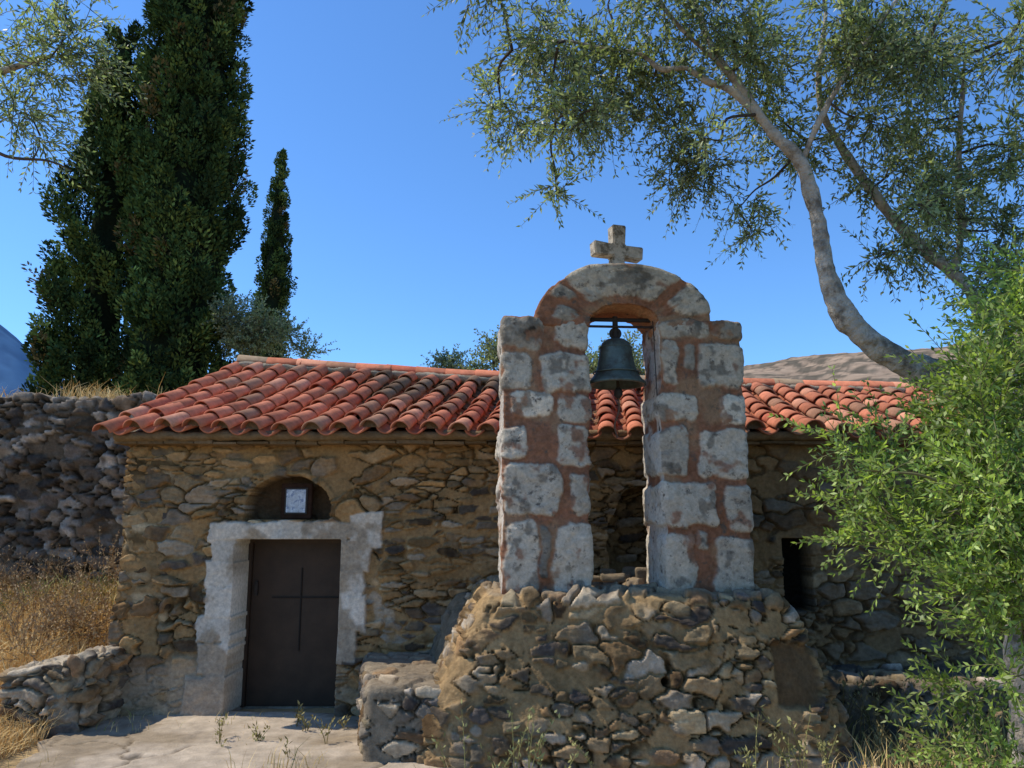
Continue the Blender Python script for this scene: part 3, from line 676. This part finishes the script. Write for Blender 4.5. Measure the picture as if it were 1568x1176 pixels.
l=[weeds(110,(-6.8,-3.7),(7.2,9.6),(.25,.7),(.36,.25,.14)),weeds(60,(-5.5,-3.9),(5.4,6.3),(.2,.45),(.50,.37,.18)),
   weeds(14,(-.8,2.4),(5.15,5.35),(.18,.45),(.30,.28,.11)),weeds(8,(-2.3,-1.2),(5.6,6.6),(.1,.2),(.30,.25,.10)),
   weeds(60,(2.3,5),(5.2,6.3),(.2,.5),(.22,.18,.08))]
BW=[]
for k in range(26):
    xx,yy=random.uniform(-6.6,-3.9),random.uniform(7.6,9.5);BW.append((xx,yy,float(tz(np.array([xx]),np.array([yy]))[0])+.15,.22,.2,.16,26))
BW+=[(-4.05,7.6,.75,.2,.2,.2,40),(-4.1,6.9,.55,.15,.15,.12,26),(-4.3,8.6,1.1,.25,.25,.25,40)]
V,F,C,tv,tf=sprays(BW,pal=[(.36,.24,.13),(.27,.18,.10),(.46,.33,.17)],seed=77,L=(.02,.05),W=(.004,.009),tl=(.15,.4),nodes=9,bias=(0,0,.7),droop=.1)
l.append((*merge([(V,F),(tv,tf)]),np.vstack([C,np.tile([.28,.2,.11],(len(tv),1))])))
BW=[(random.uniform(-6.2,-4.2),random.uniform(6.9,8.4),.55,.22,.2,.12,26) for k in range(9)]
V,F,C,tv,tf=sprays(BW,pal=[(.20,.25,.07),(.28,.31,.10),(.15,.19,.06)],seed=78,L=(.03,.07),W=(.005,.010),tl=(.12,.3),nodes=8,bias=(0,0,.7),droop=.1)
l.append((V,F,C))
V,F,c=join(l);npmesh('dry_weeds',V,F,M_grass,c,smooth=False)
def connect(skel,blobs,seed=0,r0=.016):
    r=random.Random(seed);out=[];sk_=np.vstack(skel)
    for b in sorted(blobs,key=lambda b:min(np.linalg.norm(sk_-np.array(b[:3]),axis=1))):
        c=np.array(b[:3]);d=np.linalg.norm(sk_-c,axis=1);i=int(np.argmin(d));a=sk_[i]
        if d[i]<.05: continue
        m=(a+c)/2+np.array([r.gauss(0,.10),r.gauss(0,.06),r.gauss(.02,.08)])*d[i]
        m2=a*.25+c*.75+np.array([r.gauss(0,.06),r.gauss(0,.06),r.gauss(.0,.06)])*d[i]
        rr=r0*min(1.3,.5+d[i]);v,f,C=tube([a,m,m2,c,c+(c-m2)*.6],[rr,rr*.7,rr*.5,rr*.4,rr*.2],6,4);out.append((v,f));sk_=np.vstack([sk_,C[::2]])
    return out
# --- main olive tree
ot=empty('olive_tree')
trunk=[(3.05,4.75,-.1),(3.0,4.75,.6),(3.08,4.8,1.3),(3.12,4.8,1.9),(2.98,4.8,2.28),(2.72,4.8,2.46),(2.47,4.8,2.57),(2.25,4.8,2.70),(2.09,4.8,2.90),(2.0,4.8,3.155),(1.965,4.8,3.50),(1.88,4.8,3.90),(1.70,4.8,4.13),(1.50,4.8,4.46),(1.36,4.85,4.75),(1.25,4.9,5.2)]
tr=[.20,.15,.13,.125,.115,.10,.092,.074,.072,.056,.054,.048,.038,.028,.022,.014]
t1=tube(trunk,tr,16,10)
b2=tube([(3.12,4.8,1.9),(3.25,4.95,2.5),(3.12,5.1,3.05),(3.03,5.2,3.285),(2.78,5.2,3.52),(2.58,5.2,3.80),(2.34,5.2,4.20),(2.2,5.2,4.6),(2.25,5.1,5.2)],[.10,.075,.055,.045,.036,.030,.025,.02,.014],10,7)
b3=tube([(1.70,4.8,4.13),(1.48,4.8,4.40),(1.30,4.82,4.50),(1.157,4.8,4.58),(1.0,4.84,4.60),(.86,4.85,4.72),(.62,4.85,4.76),(.3,4.9,4.85),(.0,4.9,4.78)],[.026,.022,.019,.017,.015,.013,.010,.008,.005],8,5)
b4=tube([(1.88,4.8,3.90),(1.98,4.7,4.15),(2.18,4.6,4.5),(2.5,4.6,4.95)],[.022,.018,.014,.010],8,6)
b5=tube([(3.03,5.2,3.285),(3.12,5.2,3.6),(3.08,5.1,4.0),(3.15,5.0,4.8)],[.03,.024,.02,.012],8,6)
b6=tube([(1.50,4.8,4.46),(1.34,4.8,4.66),(1.10,4.7,4.82),(.85,4.7,5.2)],[.02,.016,.013,.010],8,6)
BL=[]
def add(px,pz,r,n,y=None,rz_=None):
    BL.append((px,y if y else 4.8+random.uniform(-.35,.6),pz,r,r*1.1,rz_ or r*.85,n))
for px,pz,r,n in [(-.10,4.66,.15,20),(-.14,4.98,.2,26),(.03,4.45,.16,20),(.28,4.28,.15,20),(.38,4.05,.12,14),(.30,3.84,.09,11),(.5,4.14,.14,18),(.63,4.48,.22,36),(.3,4.68,.24,40),(.12,5.03,.25,36),(.6,4.92,.28,50),(.93,5.0,.3,54),(.97,4.58,.18,30),(1.19,4.38,.2,34),
 (1.22,4.10,.15,22),(1.20,3.93,.10,10),(1.42,4.15,.16,24),(1.66,3.86,.13,14),(1.72,3.66,.08,8),(1.36,4.84,.28,54),(1.75,4.85,.25,46),(1.85,4.5,.22,38),(2.05,4.2,.15,22),(2.15,4.85,.26,50),(2.2,4.48,.2,36),(2.3,4.12,.15,22),(2.35,3.85,.1,10),
 (2.55,4.9,.26,50),(2.6,4.48,.2,40),(2.68,4.05,.17,28),(2.5,3.52,.14,18),(2.45,3.36,.09,9),(2.64,3.42,.1,12),(2.95,4.9,.26,50),(3.0,4.45,.24,46),(3.1,3.95,.22,42),(3.0,3.6,.2,34),(3.3,4.6,.3,50),(3.4,4.1,.25,46),(3.4,3.6,.24,40),(3.35,3.2,.22,34),(3.1,2.95,.2,26),
 (2.8,3.75,.15,24),(2.35,4.65,.2,36),(1.55,4.62,.16,28),(1.05,4.8,.2,36),(.75,4.7,.2,32),
 (.2,5.5,.35,10),(.8,5.6,.4,10),(1.5,5.5,.4,10),(2.2,5.6,.4,10),(2.9,5.6,.4,10),(3.6,5.3,.4,10)]: add(px,pz,r,n)
pal_o=[(.15,.185,.09),(.19,.22,.12),(.23,.255,.155),(.11,.14,.065),(.29,.31,.17)]
V,F,C,tv,tf=sprays(BL,pal=pal_o,seed=5,droop=.2,bias=(-.05,0,-.1),L=(.045,.074),W=(.006,.0098),tl=(.16,.36),nodes=10,dn=1.8,spread=.95)
npmesh('foliage',V,F,M_olive,C,ot,smooth=False)
lim=connect([t1[2][75:],b2[2],b3[2],b4[2],b5[2],b6[2]],BL,1,.012)
V,F=merge([(tv,tf)]+lim);npmesh('twigs',V,F,M_barkd,None,ot)
V,F=merge([t1[:2],b2[:2],b3[:2],b4[:2],b5[:2],b6[:2]])
N=vnormals(V,F);V=V+N*(.026*fbm(V*6,3,4)+.014*fbm(V*18,2,8))[:,None]*np.clip(sst(5.4,3.2,V[:,2]),.25,1)[:,None];npmesh('trunk',V,F,M_bark,None,ot)
# --- bright young olive in front right
ob=empty('young_olive_tree')
BL=[]
for px,pz,r,n in [(1.74,2.02,.07,8),(1.72,1.84,.06,7),(1.92,1.75,.12,26),(2.05,1.95,.15,36),(1.93,1.52,.10,16),(2.08,1.55,.16,44),(2.20,1.25,.13,30),(2.26,1.75,.22,72),(2.34,1.35,.20,62),(2.26,2.12,.18,44),(2.40,2.3,.16,36),(2.45,2.0,.25,86),(2.5,1.6,.26,92),(2.52,1.25,.2,48),
 (2.75,1.9,.28,104),(2.75,1.45,.26,90),(2.7,2.35,.22,72),(2.70,2.68,.14,26),(2.9,2.7,.2,54),(3.0,2.3,.3,90),(3.05,1.7,.3,90),(2.58,2.5,.10,14),(2.24,.95,.09,12),(2.32,.75,.12,20),(2.24,.5,.13,20),(2.38,.4,.13,22),(2.17,.28,.11,12),(3.0,3.0,.2,36),(2.9,2.95,.12,14),(2.32,.2,.13,16),(2.85,1.1,.2,30)]:
    BL.append((px,4.0+random.uniform(-.3,.35),pz,r,r*1.1,r,n))
pal_g=[(.25,.33,.075),(.31,.39,.11),(.20,.275,.065),(.37,.43,.16),(.13,.19,.05)]
V,F,C,tv,tf=sprays(BL,pal=pal_g,seed=9,droop=.10,bias=(-.25,-.1,.25),L=(.042,.066),W=(.006,.0095),tl=(.20,.42),nodes=12,dn=1.2,spread=.95,light=.3)
npmesh('foliage',V,F,M_olive,C,ob,smooth=False)
y1=tube([(2.66,4.0,-.1),(2.60,4.0,.3),(2.64,4.0,.7),(2.58,4.0,1.2),(2.65,4.0,1.7),(2.8,4.0,2.3)],[.18,.14,.115,.08,.04,.02],14,8)
y2=tube([(2.58,4.0,1.2),(2.40,3.95,1.5),(2.2,3.9,1.75)],[.03,.02,.010],8,6)
lim=connect([y1[2][10:],y2[2]],BL,2,.010)
V,F=merge([(tv,tf)]+lim);npmesh('twigs',V,F,M_twig,None,ob)
V,F=merge([y1[:2],y2[:2]]);N=vnormals(V,F);V=V+N*(.03*fbm(V*9,3,4))[:,None];npmesh('trunk',V,F,M_barkd,None,ob)
# --- olive at the far left
ol=empty('olive_tree.001')
BL=[(-3.25,5.0,4.75,.28,.3,.22,50),(-3.1,5.0,4.95,.22,.25,.2,34),(-3.35,5.0,4.4,.2,.25,.16,34),(-3.22,5.0,4.18,.12,.2,.08,10),(-2.98,5.0,4.78,.1,.2,.1,10),(-3.7,5.0,4.8,.35,.35,.3,30),(-4.2,5.0,4.9,.4,.4,.35,24),(-3.8,5.0,4.3,.3,.3,.2,20),(-3.3,5.1,5.3,.35,.35,.3,30)]
V,F,C,tv,tf=sprays(BL,pal=pal_o,seed=15,droop=.2,bias=(.2,0,0),L=(.05,.075),W=(.006,.009),dn=1.2)
npmesh('foliage',V,F,M_olive,C,ol,smooth=False)
l1=tube([(-5.3,4.6,-.1),(-5.25,4.7,1.2),(-5.2,4.8,2.4),(-4.9,5,3.4),(-4.3,5.05,4.2),(-3.7,5,4.6),(-3.2,5,4.8)],[.2,.16,.13,.1,.06,.03,.012],10,6)
l2=tube([(-3.9,5.02,4.45),(-3.5,5,4.08),(-3.15,5,4.02),(-2.98,5,3.95)],[.02,.012,.008,.003],6,6)
lim=connect([l1[2][18:],l2[2]],BL,3,.01);V,F=merge([(tv,tf)]+lim+[l2[:2]]);npmesh('twigs',V,F,M_barkd,None,ol)
npmesh('trunk',l1[0],l1[1],M_bark,None,ol)
def far_olive(name,x,y,zt,r,n,seed):
    e=empty(name);rr=random.Random(seed);B=[]
    for k in range(12):
        B.append((x+rr.uniform(-r,r),y+rr.uniform(-r,r)*.8,zt-rr.uniform(.15,1.1)*r,r*.42,r*.42,r*.35,n))
    V,F,C,tv,tf=sprays(B,pal=[(.15,.175,.10),(.19,.215,.125),(.24,.26,.17)],seed=seed,L=(.06,.09),W=(.010,.018),tl=(.2,.42),nodes=8,bias=(0,0,.4),droop=.1)
    npmesh('foliage',V,F,M_olive,C,e,smooth=False)
    t=tube([(x,y,2.9),(x+.1,y,3.2),(x-.1,y,zt-r)],[.16,.13,.07],8,5);lim=connect([t[2][3:]],B,seed,.03)
    V,F=merge([(tv,tf),t[:2]]+lim);npmesh('trunk',V,F,M_barkd,None,e)
far_olive('olive_tree.002',-4.6,14,5.45,.75,60,21)
far_olive('olive_tree.003',-.75,12.5,4.40,.60,36,22)
far_olive('olive_tree.004',1.75,12.5,4.45,.65,36,23)
# ------------------------------------------------------------------ cypresses
def cypress(name,x,y,zb,H,R,prof,lean=(0,0),npl=260,per=260,seed=0,core=.6,sz=1.,gap=0.,lumpa=.26,lw=1.):
    e=empty(name);r=np.random.default_rng(seed)
    tp=[p[0] for p in prof];rp=[p[1] for p in prof]
    rad=lambda t:np.interp(t,tp,rp)*R
    t=r.random(npl*4);k=r.random(npl*4)<(rad(t)/R+.12);t=t[k][:npl];n=len(t)
    a=r.uniform(0,2*math.pi,n)
    if gap>0:
        kk=vn(np.stack([np.cos(a)*1.8,np.sin(a)*1.8,t*11],1),seed)>-gap; t=t[kk];a=a[kk];n=len(t)
    lump=1+lumpa*vn(np.stack([np.cos(a)*1.5,np.sin(a)*1.5,t*H*.9],1),seed+3)
    rr=rad(t)*(.5+.5*r.random(n)**.45)*lump
    c=np.stack([x+lean[0]*t+np.cos(a)*rr,y+lean[1]*t+np.sin(a)*rr,zb+t*H],1)
    pl=r.uniform(.35,.85,n)*sz*(.6+.4*rad(t)/R);pr=pl*.27
    out=np.stack([np.cos(a),np.sin(a),0*a],1)
    ax=unit(out*.35+np.array([0,0,1.])+r.normal(0,.15,(n,3)))
    idx=np.repeat(np.arange(n),per);m=len(idx);s=r.random(m)**.9
    prr=pr[idx]*np.sin(np.clip(s*.9+.1,0,1)*math.pi)**.7
    q=unit(r.normal(0,1,(m,3)));q=q-ax[idx]*(q*ax[idx]).sum(1)[:,None];rq=r.random((m,1))**.4
    B=c[idx]+ax[idx]*((s-.35)*pl[idx])[:,None]+unit(q)*prr[:,None]*rq
    D=unit(ax[idx]*.8+unit(q)*.7+r.normal(0,.3,(m,3)));Sd=unit(np.cross(D,r.normal(0,1,(m,3))))
    V,F=diamonds(B,D,Sd,r.uniform(.055,.12,m)*sz,r.uniform(.015,.028,m)*sz*lw)
    pal=np.array([(.062,.105,.034),(.044,.078,.027),(.10,.145,.042),(.030,.050,.020)])
    pc=pal[r.integers(0,4,n)]*(.65+.7*r.random((n,1)))
    br=r.random(n)<.05;pc[br]=[.13,.11,.05]
    # sprays get lighter towards the tips and outer side of each plume
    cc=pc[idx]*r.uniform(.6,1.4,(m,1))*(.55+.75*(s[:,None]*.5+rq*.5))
    npmesh('foliage',V,F,M_cyp,np.repeat(cc,4,0),e,smooth=False)
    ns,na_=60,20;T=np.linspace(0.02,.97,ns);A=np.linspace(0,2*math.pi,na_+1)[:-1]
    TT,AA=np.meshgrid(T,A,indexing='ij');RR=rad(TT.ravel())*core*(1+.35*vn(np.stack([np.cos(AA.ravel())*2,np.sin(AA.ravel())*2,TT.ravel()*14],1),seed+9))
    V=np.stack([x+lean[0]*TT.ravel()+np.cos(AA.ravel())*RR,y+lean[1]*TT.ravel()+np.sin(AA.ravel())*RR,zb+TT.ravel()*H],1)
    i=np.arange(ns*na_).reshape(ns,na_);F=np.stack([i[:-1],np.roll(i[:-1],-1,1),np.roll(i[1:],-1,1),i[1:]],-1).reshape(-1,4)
    npmesh('shade_core',V,F,M_core,None,e)  # added opaque core that blocks the sky, coloured dark for inner shade
    tt=tube([(x,y,zb-.6),(x,y,zb+.5),(x+lean[0]*.5,y+lean[1]*.5,zb+H*.5),(x+lean[0]*.9,y,zb+H*.9)],[R*.14,R*.10,R*.05,.02],8,5)
    npmesh('trunk',tt[0],tt[1],M_barkd,None,e)
cypress('cypress_tree',-6.1,14.0,2.9,12.2,.90,[(0,.75),(.06,.9),(.3,1),(.6,.95),(.8,.8),(.93,.42),(1,.05)],(-.1,0),npl=800,per=135,seed=31,core=.68)
cypress('cypress_tree.001',-7.72,14.3,2.9,8.5,.84,[(0,.8),(.08,1),(.3,1.02),(.55,.85),(.75,.66),(.9,.46),(1,.1)],(.02,0),npl=700,per=120,seed=37,core=.34,gap=.34,lumpa=.42)
cypress('cypress_tree.002',-6.98,22,3.2,9.3,.44,[(0,.8),(.2,1),(.5,.92),(.75,.6),(.92,.25),(1,.03)],(.1,0),npl=340,per=110,seed=41,core=.75,sz=.8,lumpa=.12,lw=1.3)
# ------------------------------------------------------------------ hills
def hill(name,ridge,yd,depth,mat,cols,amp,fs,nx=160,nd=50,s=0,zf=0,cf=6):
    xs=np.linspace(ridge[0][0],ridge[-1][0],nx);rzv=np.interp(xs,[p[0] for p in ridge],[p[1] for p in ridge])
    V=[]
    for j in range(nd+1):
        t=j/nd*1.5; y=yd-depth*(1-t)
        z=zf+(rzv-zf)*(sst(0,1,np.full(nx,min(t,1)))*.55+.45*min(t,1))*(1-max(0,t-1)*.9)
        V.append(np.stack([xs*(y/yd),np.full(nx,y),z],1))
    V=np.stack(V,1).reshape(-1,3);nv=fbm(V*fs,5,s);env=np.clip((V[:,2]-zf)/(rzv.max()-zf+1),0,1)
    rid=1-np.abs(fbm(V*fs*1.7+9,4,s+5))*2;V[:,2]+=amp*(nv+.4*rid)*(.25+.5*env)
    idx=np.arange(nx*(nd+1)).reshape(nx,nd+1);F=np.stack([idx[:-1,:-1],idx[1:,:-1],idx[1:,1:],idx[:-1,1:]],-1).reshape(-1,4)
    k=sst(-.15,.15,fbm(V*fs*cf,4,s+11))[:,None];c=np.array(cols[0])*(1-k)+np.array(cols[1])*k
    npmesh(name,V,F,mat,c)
hill('rocky_hill',[(20,40),(70,66),(122,79),(157,83),(174,86),(229,91),(330,100),(480,95)],400,260,M_hill,[(.33,.24,.17),(.12,.10,.075)],8,.02,s=3,zf=5,nx=300,nd=110,cf=10)
hill('distant_mountain',[(-4200,500),(-3200,820),(-2400,850),(-2020,750),(-1930,690),(-1827,590),(-1600,440),(-1200,330),(-600,250)],3000,1500,M_mtn,[(.085,.17,.29),(.065,.13,.235)],50,.0016,s=9,zf=10)  # blue aerial haze mixed into the slope colours
